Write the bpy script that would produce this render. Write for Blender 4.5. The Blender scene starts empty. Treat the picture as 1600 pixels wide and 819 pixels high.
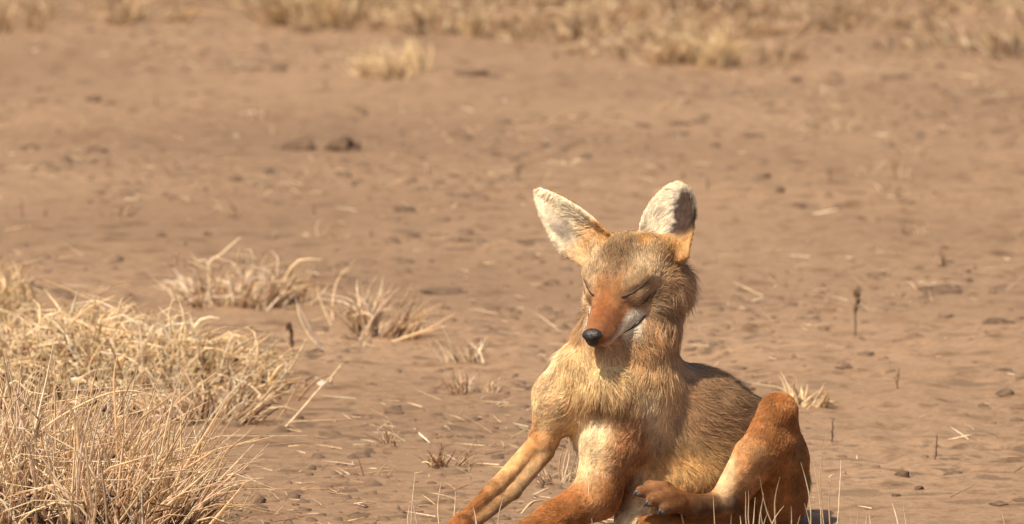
import bpy, math, random
import numpy as np
from mathutils import Vector

# ------------------------------------------------------------------ camera, sky, sun, exposure
scene = bpy.context.scene
C = scene.collection
W_PX, H_PX = 1600.0, 819.0
CAM_H, LENS, TILT = 1.70, 300.0, math.radians(6.29)
RAD_PX = 36.0 / LENS / W_PX                       # tangent per photo pixel
cam = bpy.data.cameras.new('camera')
cam.lens = LENS; cam.sensor_width = 36.0; cam.clip_start = 0.1; cam.clip_end = 6000
cam.dof.use_dof = True; cam.dof.focus_distance = 11.88; cam.dof.aperture_fstop = 9.8
camo = bpy.data.objects.new('camera', cam); C.objects.link(camo)
camo.location = (0, 0, CAM_H); camo.rotation_euler = (math.pi/2 - TILT, 0, 0)
scene.camera = camo

SUN_AZ, SUN_EL = math.radians(47), math.radians(58)   # azimuth from -x (left) towards the camera
sdir = Vector((-math.cos(SUN_AZ)*math.cos(SUN_EL), -math.sin(SUN_AZ)*math.cos(SUN_EL), math.sin(SUN_EL)))
world = bpy.data.worlds.new('World'); scene.world = world; world.use_nodes = True
wn = world.node_tree; sky = wn.nodes.new('ShaderNodeTexSky'); sky.sky_type = 'NISHITA'; sky.sun_disc = False
sky.sun_elevation = SUN_EL; sky.sun_rotation = math.atan2(sdir.x, sdir.y)
sky.dust_density = 3.0; sky.air_density = 1.0
bg = wn.nodes['Background']; bg.inputs['Strength'].default_value = 0.075
wn.links.new(sky.outputs[0], bg.inputs[0])
sun = bpy.data.lights.new('sun', 'SUN'); sun.energy = 4.2; sun.angle = math.radians(0.6); sun.color = (1.0, 0.895, 0.72)
suno = bpy.data.objects.new('sun', sun); C.objects.link(suno)
suno.rotation_euler = sdir.to_track_quat('Z', 'Y').to_euler(); suno.location = (-6, 5, 9)
vs = scene.view_settings; vs.view_transform = 'Standard'; vs.look = 'None'; vs.gamma = 1.0; vs.exposure = 0.86
vs.use_curve_mapping = False
scene.cycles.use_denoising = True
scene.cycles.max_bounces = 8; scene.cycles.diffuse_bounces = 6; scene.cycles.transmission_bounces = 6
scene.cycles_curves.shape = 'RIBBONS'

rng = np.random.default_rng(11)
random.seed(5)

# ------------------------------------------------------------------ pixel -> ray helpers
CT, ST = math.cos(TILT), math.sin(TILT)
def ray(px, py):
    a = (px - W_PX/2) * RAD_PX; b = (H_PX/2 - py) * RAD_PX
    return np.array([a, CT + b*ST, -ST + b*CT])       # y component close to 1
def at(px, py, Y):                                    # the point of a pixel's ray at distance Y
    d = ray(px, py); return np.array([0, 0, CAM_H]) + d * (Y / d[1])
def on_ground(px, py, z=0.0):
    d = ray(px, py); return np.array([0, 0, CAM_H]) + d * ((z - CAM_H) / d[2])
U = 0.0009                                            # metres per photo pixel where the jackal sits
Y0 = 11.9
def P(px, py, dep): return at(px, py, Y0 + dep*U)

# ------------------------------------------------------------------ noise
_T2 = np.random.default_rng(3).random((256, 256)).astype(np.float32)
def vn2(x, y):
    xi = np.floor(x).astype(np.int64); yi = np.floor(y).astype(np.int64)
    fx = x - xi; fy = y - yi; fx = fx*fx*(3-2*fx); fy = fy*fy*(3-2*fy)
    a = _T2[xi & 255, yi & 255]; b = _T2[(xi+1) & 255, yi & 255]
    c = _T2[xi & 255, (yi+1) & 255]; d = _T2[(xi+1) & 255, (yi+1) & 255]
    return (a*(1-fx)+b*fx)*(1-fy) + (c*(1-fx)+d*fx)*fy
def fbm2(x, y, o=4):
    s = 0; a = .5
    for i in range(o):
        s = s + a*(vn2(x + 17.3*i, y + 9.1*i) - .5); x = x*2.03; y = y*2.03; a *= .5
    return s
_T3 = np.random.default_rng(4).random((64, 64, 64)).astype(np.float32)
def vn3(p):
    i = np.floor(p).astype(np.int64); f = p - i; f = f*f*(3-2*f)
    i0 = i & 63; i1 = (i+1) & 63
    def g(a, b, c): return _T3[a[:, 0], b[:, 1], c[:, 2]]
    x0 = g(i0, i0, i0)*(1-f[:, 0]) + g(i1, i0, i0)*f[:, 0]; x1 = g(i0, i1, i0)*(1-f[:, 0]) + g(i1, i1, i0)*f[:, 0]
    y0 = x0*(1-f[:, 1]) + x1*f[:, 1]
    x0 = g(i0, i0, i1)*(1-f[:, 0]) + g(i1, i0, i1)*f[:, 0]; x1 = g(i0, i1, i1)*(1-f[:, 0]) + g(i1, i1, i1)*f[:, 0]
    y1 = x0*(1-f[:, 1]) + x1*f[:, 1]
    return y0*(1-f[:, 2]) + y1*f[:, 2]

def ss(e0, e1, x):
    t = np.clip((x-e0)/(e1-e0), 0, 1); return t*t*(3-2*t)

def gh(x, y):                                          # height of the dried mud
    x = np.asarray(x, dtype=np.float64); y = np.asarray(y, dtype=np.float64)
    h = 0.030*fbm2(x/1.3+5, y/1.3+2, 2)
    fine = fbm2(x/0.16, y/0.16, 4)
    patch = ss(-.05, .16, fbm2(x/0.9+31, y/1.4+7, 3))
    h = h + 0.014*fine*(0.3+1.1*patch)+(0.003+0.007*patch)*fbm2(x/.05+9, y/.05, 2)
    r = np.abs(fbm2(x/0.22+40, y/0.22+11, 3))
    h = h + 0.012*patch*ss(.10, .0, r)*-0.5
    near = np.exp(-(((x-0.14)/0.45)**2 + ((y-11.9)/0.40)**2))
    return h*(1-0.85*near)

# ------------------------------------------------------------------ materials
def nodemat(name):
    m = bpy.data.materials.new(name); m.use_nodes = True
    nt = m.node_tree; b = nt.nodes['Principled BSDF']; return m, nt, b
def N(nt, t, **kw):
    n = nt.nodes.new(t)
    for k, v in kw.items(): setattr(n, k, v)
    return n
def ramp(nt, stops):
    r = nt.nodes.new('ShaderNodeValToRGB'); e = r.color_ramp.elements
    while len(e) < len(stops): e.new(.5)
    for q, (p, c) in zip(e, stops): q.position = p; q.color = (*c, 1) if len(c) == 3 else c
    return r

def ground_material():
    m, nt, b = nodemat('dried_mud'); L = nt.links.new
    tc = N(nt, 'ShaderNodeTexCoord')
    n1 = N(nt, 'ShaderNodeTexNoise'); n1.inputs['Scale'].default_value = 1.1; n1.inputs['Detail'].default_value = 5
    n2 = N(nt, 'ShaderNodeTexNoise'); n2.inputs['Scale'].default_value = 13; n2.inputs['Detail'].default_value = 7; n2.inputs['Roughness'].default_value = .62
    n3 = N(nt, 'ShaderNodeTexNoise'); n3.inputs['Scale'].default_value = 60; n3.inputs['Detail'].default_value = 6; n3.inputs['Roughness'].default_value = .7
    for n in (n1, n2, n3): L(tc.outputs['Object'], n.inputs['Vector'])
    r1 = ramp(nt, [(.3, (.215, .134, .079)), (.55, (.272, .171, .102)), (.75, (.318, .205, .125))])
    L(n1.outputs['Fac'], r1.inputs[0])
    r2 = ramp(nt, [(.30, (.42, .37, .32)), (.44, (.82, .79, .75)), (.58, (1.05, 1.04, 1.03))])
    L(n2.outputs['Fac'], r2.inputs[0])
    mx = N(nt, 'ShaderNodeMix', data_type='RGBA', blend_type='MULTIPLY'); mx.inputs[0].default_value = 1
    L(r1.outputs[0], mx.inputs[6]); L(r2.outputs[0], mx.inputs[7])
    r3 = ramp(nt, [(.3, (.68, .64, .60)), (.5, (1, 1, 1)), (.72, (1.12, 1.1, 1.06))])
    L(n3.outputs['Fac'], r3.inputs[0])
    mx2 = N(nt, 'ShaderNodeMix', data_type='RGBA', blend_type='MULTIPLY'); mx2.inputs[0].default_value = .8
    L(mx.outputs[2], mx2.inputs[6]); L(r3.outputs[0], mx2.inputs[7])
    n4 = N(nt, 'ShaderNodeTexNoise'); n4.inputs['Scale'].default_value = 13; n4.inputs['Detail'].default_value = 6; n4.inputs['Roughness'].default_value = .65
    n5 = N(nt, 'ShaderNodeTexNoise'); n5.inputs['Scale'].default_value = 2.2; n5.inputs['Detail'].default_value = 3
    for n in (n4, n5): L(tc.outputs['Object'], n.inputs['Vector'])
    r4 = ramp(nt, [(.51, (0, 0, 0)), (.60, (1, 1, 1))]); L(n4.outputs['Fac'], r4.inputs[0])
    r5 = ramp(nt, [(.36, (.12, .12, .12)), (.6, (.95, .95, .95))]); L(n5.outputs['Fac'], r5.inputs[0])
    mm = N(nt, 'ShaderNodeMath', operation='MULTIPLY'); L(r4.outputs[0], mm.inputs[0]); L(r5.outputs[0], mm.inputs[1])
    mx3 = N(nt, 'ShaderNodeMix', data_type='RGBA'); L(mm.outputs[0], mx3.inputs[0]); L(mx2.outputs[2], mx3.inputs[6]); mx3.inputs[7].default_value = (.115, .070, .040, 1)
    L(mx3.outputs[2], b.inputs['Base Color'])
    b.inputs['Roughness'].default_value = .9; b.inputs['Specular IOR Level'].default_value = .2
    bp = N(nt, 'ShaderNodeBump'); bp.inputs['Strength'].default_value = .6; bp.inputs['Distance'].default_value = .012
    L(n3.outputs['Fac'], bp.inputs['Height']); L(bp.outputs[0], b.inputs['Normal'])
    return m

def tint_material(name, attr='tint', rough=.75, spec=.25, transl=0.0):
    m, nt, b = nodemat(name); L = nt.links.new
    a = N(nt, 'ShaderNodeAttribute'); a.attribute_name = attr
    no = N(nt, 'ShaderNodeTexNoise'); no.inputs['Scale'].default_value = 140
    tc = N(nt, 'ShaderNodeTexCoord'); L(tc.outputs['Object'], no.inputs['Vector'])
    r = ramp(nt, [(.3, (.78, .76, .72)), (.6, (1.06, 1.06, 1.06))]); L(no.outputs['Fac'], r.inputs[0])
    mx = N(nt, 'ShaderNodeMix', data_type='RGBA', blend_type='MULTIPLY'); mx.inputs[0].default_value = 1
    L(a.outputs['Color'], mx.inputs[6]); L(r.outputs[0], mx.inputs[7])
    L(mx.outputs[2], b.inputs['Base Color'])
    b.inputs['Roughness'].default_value = rough; b.inputs['Specular IOR Level'].default_value = spec
    if transl:
        t = N(nt, 'ShaderNodeBsdfTranslucent'); L(mx.outputs[2], t.inputs['Color'])
        ms = N(nt, 'ShaderNodeMixShader'); ms.inputs[0].default_value = transl
        L(b.outputs[0], ms.inputs[1]); L(t.outputs[0], ms.inputs[2])
        L(ms.outputs[0], nt.nodes['Material Output'].inputs[0])
    return m

def solid_material(name, c, rough=.6, scale=40, var=.5, bump=.0, spec=.3):
    m, nt, b = nodemat(name); L = nt.links.new
    no = N(nt, 'ShaderNodeTexNoise'); no.inputs['Scale'].default_value = scale; no.inputs['Detail'].default_value = 6
    tc = N(nt, 'ShaderNodeTexCoord'); L(tc.outputs['Object'], no.inputs['Vector'])
    lo = tuple(x*(1-var) for x in c); hi = tuple(min(1, x*(1+var*.5)) for x in c)
    r = ramp(nt, [(.3, lo), (.7, hi)]); L(no.outputs['Fac'], r.inputs[0]); L(r.outputs[0], b.inputs['Base Color'])
    b.inputs['Roughness'].default_value = rough; b.inputs['Specular IOR Level'].default_value = spec
    if bump:
        bp = N(nt, 'ShaderNodeBump'); bp.inputs['Strength'].default_value = .8; bp.inputs['Distance'].default_value = bump
        L(no.outputs['Fac'], bp.inputs['Height']); L(bp.outputs[0], b.inputs['Normal'])
    return m

M_GROUND = ground_material()
M_STRAW = tint_material('dry_straw', transl=.42)
M_SKIN = tint_material('coat_skin', 'coat', .85, .1)
M_CLOD = solid_material('dark_clod', (.125, .074, .045), .95, 30, .5, .01)
M_CRUMB = solid_material('mud_crumb', (.14, .086, .052), .95, 30, .4, .004)
M_WEED = solid_material('dead_weed', (.15, .088, .05), .9, 60, .4)
M_NOSE = solid_material('nose_leather', (.022, .014, .012), .5, 260, .5, .002, .5)
M_LINE = solid_material('dark_lid', (.03, .016, .011), .6, 80, .3)
M_CLAW = solid_material('claw_horn', (.035, .028, .026), .45, 80, .4, 0, .5)
M_FOLD = solid_material('lid_fold', (.07, .038, .022), .8, 80, .3)
M_PAD = solid_material('toe_pad', (.10, .085, .078), .8, 300, .4, .001)
M_PALE = solid_material('bleached_chip', (.62, .52, .42), .8, 60, .3)
M_SINEW = tint_material('whisker', 'tint', .5, .3)

# ------------------------------------------------------------------ mesh helpers
def tag(o, label=None, cat=None, group=None, kind=None):
    for k, v in (('label', label), ('category', cat), ('group', group), ('kind', kind)):
        if v: o[k] = v
    return o
def mesh_from(name, V, F, mat, smooth=True, tint=None, attr='tint'):
    V = np.asarray(V, dtype=np.float32); F = np.asarray(F, dtype=np.int32)
    me = bpy.data.meshes.new(name); n = F.shape[1]
    me.vertices.add(len(V)); me.vertices.foreach_set('co', V.ravel())
    me.loops.add(F.size); me.loops.foreach_set('vertex_index', F.ravel())
    me.polygons.add(len(F)); me.polygons.foreach_set('loop_start', np.arange(0, F.size, n, dtype=np.int32))
    me.update(calc_edges=True); me.validate()
    if smooth: me.polygons.foreach_set('use_smooth', np.ones(len(me.polygons), dtype=bool))
    if tint is not None:
        a = me.attributes.new(attr, 'FLOAT_COLOR', 'POINT')
        c = np.ones((len(V), 4), dtype=np.float32); c[:, :3] = tint
        a.data.foreach_set('color', c.ravel())
    if mat: me.materials.append(mat)
    return me
def link(name, me, parent=None, loc=None):
    o = bpy.data.objects.new(name, me); C.objects.link(o)
    if parent: o.parent = parent
    if loc is not None: o.location = loc
    return o
def empty(name, loc):
    o = bpy.data.objects.new(name, None); C.objects.link(o); o.location = loc
    o.empty_display_size = .05; return o

# ------------------------------------------------------------------ the ground
def spread(a, b, step): return np.arange(a, b, step)
xs = np.concatenate([-np.geomspace(2500, 1.75, 40), spread(-1.7, 1.7, .012), np.geomspace(1.75, 2500, 40)])
ys = np.concatenate([-np.geomspace(2500, 8, 20), spread(-7.5, 10.5, .7), spread(10.6, 11.5, .05), spread(11.5, 14.5, .009), spread(14.5, 24, .016), spread(24, 32, .12), np.geomspace(32.5, 3000, 40)])
X, Yg = np.meshgrid(xs, ys); Z = gh(X, Yg) * np.where(np.abs(X) > 40, 0.3, 1)
nx, ny = len(xs), len(ys)
idx = np.arange(nx*ny).reshape(ny, nx)
F = np.stack([idx[:-1, :-1], idx[:-1, 1:], idx[1:, 1:], idx[1:, :-1]], -1).reshape(-1, 4)
g = link('ground', mesh_from('ground', np.stack([X, Yg, Z], -1).reshape(-1, 3), F, M_GROUND)); tag(g, 'bare pinkish brown dried mud flat with shallow cracks and crumbs', 'ground', kind='structure')

# ------------------------------------------------------------------ signed distance modelling of the jackal
class Field:
    def __init__(s, lo, hi, h):
        s.lo = np.array(lo); s.h = h; s.n = np.ceil((np.array(hi)-s.lo)/h).astype(int)+1
        s.D = np.full(s.n, 0.06, dtype=np.float32)
    def sub(s, lo, hi):
        a = np.clip(np.floor((lo-s.lo)/s.h).astype(int), 0, s.n-1); b = np.clip(np.ceil((hi-s.lo)/s.h).astype(int)+1, 1, s.n)
        sl = tuple(slice(i, j) for i, j in zip(a, b))
        ax = [s.lo[i]+s.h*np.arange(a[i], b[i]) for i in range(3)]
        G = np.stack(np.meshgrid(*ax, indexing='ij'), -1).astype(np.float32)
        return sl, G
    def add(s, prim, k):
        lo, hi = prim['box']; sl, G = s.sub(lo-.035, hi+.035)
        d = prim['f'](G.reshape(-1, 3)).reshape(G.shape[:3]).astype(np.float32)
        D = s.D[sl]
        if k < 0:                                        # smooth subtraction
            k = -k; h = np.clip(k-np.abs(D+d), 0, None)/k; s.D[sl] = np.maximum(D, -d)+h*h*k*.25
        else:
            h = np.clip(k-np.abs(D-d), 0, None)/k; s.D[sl] = np.minimum(D, d)-h*h*k*.25
    def sample(s, p):
        q = (p-s.lo)/s.h; i = np.clip(np.floor(q).astype(int), 0, s.n-2); f = q-i
        r = 0
        for a in (0, 1):
            for b in (0, 1):
                for c in (0, 1):
                    w = (f[:, 0] if a else 1-f[:, 0])*(f[:, 1] if b else 1-f[:, 1])*(f[:, 2] if c else 1-f[:, 2])
                    r = r+w*s.D[i[:, 0]+a, i[:, 1]+b, i[:, 2]+c]
        return r
    def grad(s, p):
        e = s.h; g = np.stack([s.sample(p+np.eye(3)[i]*e)-s.sample(p-np.eye(3)[i]*e) for i in range(3)], -1)
        return g/(np.linalg.norm(g, axis=1, keepdims=True)+1e-9)
    def project(s, p, off=0.0, it=6):
        for _ in range(it): p = p-(s.sample(p)-off)[:, None]*s.grad(p)
        return p
    def mesh(s):
        D = s.D; S = D < 0
        c = [S[i:S.shape[0]-1+i, j:S.shape[1]-1+j, k:S.shape[2]-1+k] for i in (0, 1) for j in (0, 1) for k in (0, 1)]
        cnt = sum(x.astype(np.int8) for x in c); act = np.argwhere((cnt > 0) & (cnt < 8))
        vid = np.full(cnt.shape, -1, dtype=np.int32); vid[tuple(act.T)] = np.arange(len(act))
        co = np.array([(i, j, k) for i in (0, 1) for j in (0, 1) for k in (0, 1)])
        val = np.stack([D[tuple((act+o).T)] for o in co], -1)
        acc = np.zeros((len(act), 3)); nn = np.zeros(len(act))
        for a in range(8):
            for b in range(a+1, 8):
                if np.abs(co[a]-co[b]).sum() != 1: continue
                va, vb = val[:, a], val[:, b]; m = (va < 0) != (vb < 0)
                t = np.where(m, va/(va-vb+1e-12), 0); pt = co[a]+t[:, None]*(co[b]-co[a])
                acc += np.where(m[:, None], pt, 0); nn += m
        V = s.lo+s.h*(act+acc/nn[:, None])
        Q = []
        for ax in range(3):
            u, v = [(1, 2), (2, 0), (0, 1)][ax]
            A = np.take(S, range(0, S.shape[ax]-1), ax); B = np.take(S, range(1, S.shape[ax]), ax)
            e = np.argwhere(A != B); ins = A[tuple(e.T)]
            ok = (e[:, u] >= 1) & (e[:, v] >= 1) & (e[:, u] < cnt.shape[u]) & (e[:, v] < cnt.shape[v]); e = e[ok]; ins = ins[ok]
            du = np.zeros(3, int); du[u] = 1; dv = np.zeros(3, int); dv[v] = 1
            q = np.stack([vid[tuple((e-du-dv).T)], vid[tuple((e-dv).T)], vid[tuple(e.T)], vid[tuple((e-du).T)]], -1)
            q[~ins] = q[~ins][:, ::-1]; Q.append(q)
        return V, np.concatenate(Q)

def unit(v): v = np.asarray(v, float); return v/np.linalg.norm(v)
def cone(a, ra, b, rb):                                  # round cone between two spheres
    a = np.asarray(a, float); b = np.asarray(b, float); ba = b-a; l2 = ba@ba; rr = ra-rb; a2 = l2-rr*rr; il2 = 1/l2
    def f(p):
        pa = p-a; y = pa@ba; z = y-l2
        x2 = ((pa*l2-y[:, None]*ba)**2).sum(1); y2 = y*y*l2; z2 = z*z*l2
        k = np.sign(rr)*rr*rr*x2
        r = (np.sqrt(np.maximum(x2*a2*il2, 0))+y*rr)*il2-ra
        m1 = np.sign(z)*a2*z2 > k; r = np.where(m1, np.sqrt(x2+z2)*il2-rb, r)
        m2 = (~m1) & (np.sign(y)*a2*y2 < k); r = np.where(m2, np.sqrt(x2+y2)*il2-ra, r)
        return r
    R = max(ra, rb)
    return dict(f=f, box=(np.minimum(a, b)-R, np.maximum(a, b)+R), mid=(a+b)/2)
def ell(c, axes, r):                                     # ellipsoid, rows of axes are unit vectors
    c = np.asarray(c, float); A = np.asarray(axes, float); r = np.asarray(r, float)
    def f(p):
        q = (p-c)@A.T; k0 = np.linalg.norm(q/r, axis=1); k1 = np.linalg.norm(q/(r*r), axis=1)+1e-9
        return k0*(k0-1)/k1
    return dict(f=f, box=(c-r.max(), c+r.max()), mid=c)

# head frame: f forward, u up, l the animal's own left
YAW, PITCH, ROLL = math.radians(25), math.radians(35), math.radians(0)
hf = np.array([-math.sin(YAW)*math.cos(PITCH), -math.cos(YAW)*math.cos(PITCH), -math.sin(PITCH)])
hl = np.array([math.cos(YAW), -math.sin(YAW), 0.0]); hu = np.cross(hf, hl)
hl, hu = hl*math.cos(ROLL)+hu*math.sin(ROLL), hu*math.cos(ROLL)-hl*math.sin(ROLL)
HO = P(955, 452, -45)
def H(f, u, l): return HO+U*(f*hf+u*hu+l*hl)
HA = np.stack([hf, hu, hl])

RUF = (.45, .20, .068); RUFD = (.33, .135, .05); TAN = (.78, .51, .25); CREAM = (.93, .77, .52); WHITE = (.88, .79, .63)
GRIZ = (.54, .375, .215); BACK = (.48, .30, .165); FLANK = (.50, .305, .165); BELLY = (.56, .36, .17); DARK = (.05, .032, .024)
prims = []
def add(pr, k=20, col=TAN, L=10, flow=(0, 0, -1), lift=.27):
    pr.update(k=k*U, col=np.array(col), L=L*1e-3, flow=unit(flow), lift=lift); prims.append(pr)
def pc(a, ra, b, rb, **kw):                              # round cone given in photo pixels + depth
    sh = .30*kw.get('L', 10)*1e-3/U
    A, B = P(*a), P(*b); fl = kw.pop('flow', B-A)
    add(cone(A, (ra-sh)*U, B, (rb-sh)*U), flow=fl, **kw)
def hc(a, ra, b, rb, **kw):
    sh = .30*kw.get('L', 6)*1e-3/U
    add(cone(H(*a), (ra-sh)*U, H(*b), (rb-sh)*U), **kw)
def he(c, r, **kw):
    sh = .30*kw.get('L', 6)*1e-3/U
    add(ell(H(*c), HA, (np.array(r)-sh)*U), **kw)

# --- trunk
pc((1010, 448, 38), 72, (980, 525, 14), 72, k=30, col=FLANK, L=23, flow=(.15, -.2, -1), lift=.4)
pc((980, 525, 14), 72, (960, 600, 10), 86, k=34, col=TAN, L=23, flow=(-.1, -.25, -1), lift=.34)
pc((962, 600, 25), 86, (952, 665, 15), 66, k=30, col=CREAM, L=18, flow=(-.05, -.2, -1))
pc((902, 580, -22), 30, (950, 606, -48), 36, k=22, col=(.88, .64, .35), L=20, flow=(-.05, -.3, -1), lift=.34)
pc((950, 606, -48), 34, (1010, 590, -20), 38, k=22, col=TAN, L=20, flow=(.1, -.3, -1), lift=.34)
pc((1000, 620, 40), 84, (1085, 672, 85), 92, k=40, col=FLANK, L=22, flow=(.9, .4, -.35))
pc((1085, 672, 85), 92, (1165, 715, 120), 84, k=40, col=BACK, L=22, flow=(.85, .3, -.5))
pc((1165, 715, 120), 84, (1195, 752, 105), 70, k=40, col=BACK, L=18, flow=(.6, .2, -.8))
pc((1030, 700, 30), 66, (1115, 735, 40), 60, k=34, col=BELLY, L=15, flow=(.7, 0, -.7))
pc((1075, 750, 20), 46, (1000, 770, 5), 40, k=26, col=BELLY, L=10, flow=(-.5, 0, -.8))
pc((1000, 770, 5), 38, (984, 822, -30), 26, k=20, col=CREAM, L=7)
# --- his right foreleg (its shoulder outlines the chest)
pc((908, 590, 10), 48, (876, 622, -2), 41, k=30, col=CREAM, L=12)
pc((876, 620, -2), 40, (849, 688, 0), 22, k=22, col=TAN, L=7)
pc((849, 688, 0), 22, (838, 704, -8), 17, k=12, col=TAN, L=5)
pc((830, 702, -10), 15, (774, 762, -62), 13, k=7, col=TAN, L=4)
pc((852, 706, -4), 15, (802, 768, -52), 12, k=6, col=(.56, .40, .22), L=4)
pc((774, 762, -62), 13, (714, 822, -120), 12, k=7, col=RUF, L=6, lift=.36)
pc((802, 768, -52), 12, (730, 826, -118), 10, k=6, col=(.50, .33, .17), L=4)
pc((722, 820, -120), 17, (690, 852, -150), 17, k=12, col=RUF, L=6.5, lift=.36)
# --- his left foreleg, the one towards the flank
pc((984, 630, -12), 60, (954, 705, -40), 46, k=22, col=CREAM, L=12)
pc((954, 700, -40), 45, (932, 775, -52), 37, k=12, col=TAN, L=7)
pc((932, 775, -52), 36, (866, 812, -98), 28, k=14, col=RUF, L=6, lift=.36)
pc((866, 812, -98), 28, (798, 848, -150), 20, k=12, col=RUF, L=6.5, lift=.36)
pc((798, 848, -150), 20, (762, 866, -185), 18, k=12, col=RUF, L=6.5, lift=.36)
# --- hind leg with the raised knee
pc((1218, 642, -12), 28, (1217, 720, 20), 40, k=18, col=RUF, L=8, flow=(.1, .1, -1))
pc((1216, 720, 20), 46, (1205, 780, 50), 58, k=26, col=RUF, L=8, flow=(.1, .1, -1))
pc((1213, 643, -14), 27, (1174, 712, -42), 25, k=14, col=RUF, L=7, lift=.36)
pc((1172, 712, -42), 26, (1126, 780, -62), 17, k=12, col=TAN, L=5)
pc((1208, 690, -14), 33, (1160, 765, -38), 20, k=14, col=RUF, L=6.5, lift=.36)
pc((1134, 786, -62), 20, (1085, 792, -88), 18, k=10, col=RUFD, L=4)
pc((1085, 792, -88), 18, (1050, 780, -108), 20, k=10, col=RUF, L=6.5, lift=.36)
# --- the other hind foot below it
pc((1150, 806, -10), 36, (1090, 824, -50), 26, k=14, col=RUFD, L=5)
pc((1090, 824, -50), 25, (1040, 822, -78), 24, k=12, col=RUF, L=6.5, lift=.36)
# --- tail curled behind the rump
pc((1225, 770, 150), 34, (1205, 782, 215), 30, k=20, col=BACK, L=20)
pc((1205, 782, 215), 30, (1140, 778, 250), 34, k=20, col=FLANK, L=26)
pc((1140, 778, 250), 34, (1075, 772, 255), 22, k=20, col=BACK, L=26)
# --- toes
CLAWS = []
def toes(tips, roots, r, k=7, col=RUF, down=(0, 0, -1)):
    for t, q in zip(tips, roots):
        pc(q, r*1.02, t, r*.82, k=k, col=col, L=3)
        a, b = P(*q), P(*t); CLAWS.append((b+unit(b-a)*r*.5*U, unit(unit(b-a)+np.array(down)*.55), r))
toes([(678, 866, -176), (664, 862, -180), (655, 856, -176), (655, 850, -168)], [(694, 854, -158), (686, 852, -160), (680, 849, -158), (680, 846, -154)], 9)
toes([(752, 884, -222), (736, 882, -228), (724, 876, -224), (720, 868, -214)], [(768, 869, -198), (758, 869, -200), (750, 866, -198), (748, 862, -194)], 10)
toes([(1002, 768, -124), (1018, 783, -134), (1038, 795, -132), (1014, 760, -108)], [(1032, 768, -112), (1046, 778, -118), (1060, 788, -114), (1040, 764, -102)], 12, k=8, col=(.34, .165, .07), down=(-.2, 0, -.9))
toes([(1006, 818, -100), (1012, 832, -106), (1028, 840, -106)], [(1036, 814, -84), (1040, 824, -88), (1046, 830, -88)], 14)

# --- head
he((-72, -12, 0), (62, 50, 64), k=20, col=GRIZ, L=11, flow=-hf+.25*hu)
he((-32, -17, 0), (42, 28, 48), k=18, col=GRIZ, L=6, flow=-hf+.2*hu)
hc((-20, -26, 0), 36, (40, -22, 0), 24, k=24, col=RUFD, L=3, flow=-hf)
hc((40, -22, 0), 23, (84, -19, 0), 15.5, k=10, col=RUFD, L=2, flow=-hf)
hc((8, -38, 21), 18, (78, -31, 9), 14.5, k=10, col=RUFD, L=2.5, flow=-hf)
hc((8, -38, -21), 18, (78, -31, -9), 14.5, k=10, col=RUFD, L=2.5, flow=-hf)
hc((-34, -60, 0), 27, (72, -42, 0), 10, k=8, col=WHITE, L=5, flow=-hf)
for s in (1, -1):
    he((-52, -42, 42*s), (46, 38, 30), k=24, col=GRIZ, L=14, flow=-hf*.9-.35*hu+.35*s*hl)
    he((-84, -48, 48*s), (40, 34, 32), k=24, col=FLANK, L=28, flow=-hf*.8-.5*hu+.55*s*hl, lift=.5)
    hc((-4, -4, 22*s), 9, (-34, 4, 46*s), 12, k=24, col=GRIZ, L=4, flow=-hf+.4*hu)
    he((-12, -17, 37*s), (20, 12, 11), k=12, col=GRIZ, L=3, flow=-hf-.2*hu+.3*s*hl)

# --- ears: a cupped leaf, edges rolled forward
EARS = []
def ear(base, tip, facing, W0, s, pw, taper):
    b = np.asarray(base, float); a = np.asarray(tip, float)-b; Ln = np.linalg.norm(a); a = a/Ln
    n = unit(facing); n = unit(n-a*(n@a)); w = np.cross(a, n); W0 = W0*U; th = 2.6*U
    def loc(p):
        q = p-b; t = q@a/Ln; return t, q@n, q@w
    def prof(t):
        tt = np.clip(t, 0, 1)
        return W0*np.sqrt(np.clip(1-tt**pw, 0, 1))*(1.0-taper*tt)*(.84+.16*ss(-.22, .34, t))
    def f(p):
        t, nn, ww = loc(p); Wt = prof(t)
        x = ww/(W0*1.0); sheet = W0*(.72*x*x-.20)*(1-.30*np.clip(t, 0, 1))-W0*.10*np.clip(t, 0, 1)**2
        d1 = (np.abs(nn-sheet)-th*(1.35-.5*np.clip(t, 0, 1)))*.72
        d2 = (np.abs(ww)-Wt)*.85; d3 = np.maximum(-(t+.22), t-1)*Ln*.9
        k = 2.2*U
        m = np.maximum(d1, d2)+np.clip(k-np.abs(d1-d2), 0, None)**2/(4*k)
        return np.maximum(m, d3)
    lo = np.minimum(b, tip)-W0*1.3; hi = np.maximum(b, tip)+W0*1.3
    EARS.append(dict(loc=loc, prof=prof, W0=W0, a=a, n=n, w=w, s=s, L=Ln, b=b))
    add(dict(f=f, box=(lo, hi), mid=b), k=7, col=(.62, .38, .16) if s > 0 else (.82, .62, .38), L=4, flow=a, lift=.25)
ebL = H(-86, 10, 60); ebR = H(-86, 10, -60)
tipL = P(1056, 280, 55); tipR = P(832, 297, 80)
ebL = P(1044, 385, 8); ebR = P(917, 374, 40)
ear(ebL, tipL, (-.36, -.92, .05), 49, 1, 3.3, .22)
ear(ebR, tipR, (-.36, -.92, .05), 42, -1, 3.4, .52)
for e, bb in zip(EARS, (ebL, ebR)):
    s = e['s']
    add(cone(H(-88, 2, 42*s), 22*U, bb+e['a']*4*U-e['n']*24*U, 18*U), k=16, col=(.58, .33, .12), L=9, flow=e['a']+.3*hu, lift=.4)

lo = np.min([p['box'][0] for p in prims], 0)-.02; hi = np.max([p['box'][1] for p in prims], 0)+.02
lo[2] = max(lo[2], -.02)
FLD = Field(lo, hi, .0026)
for p in prims: FLD.add(p, p['k'])
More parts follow.
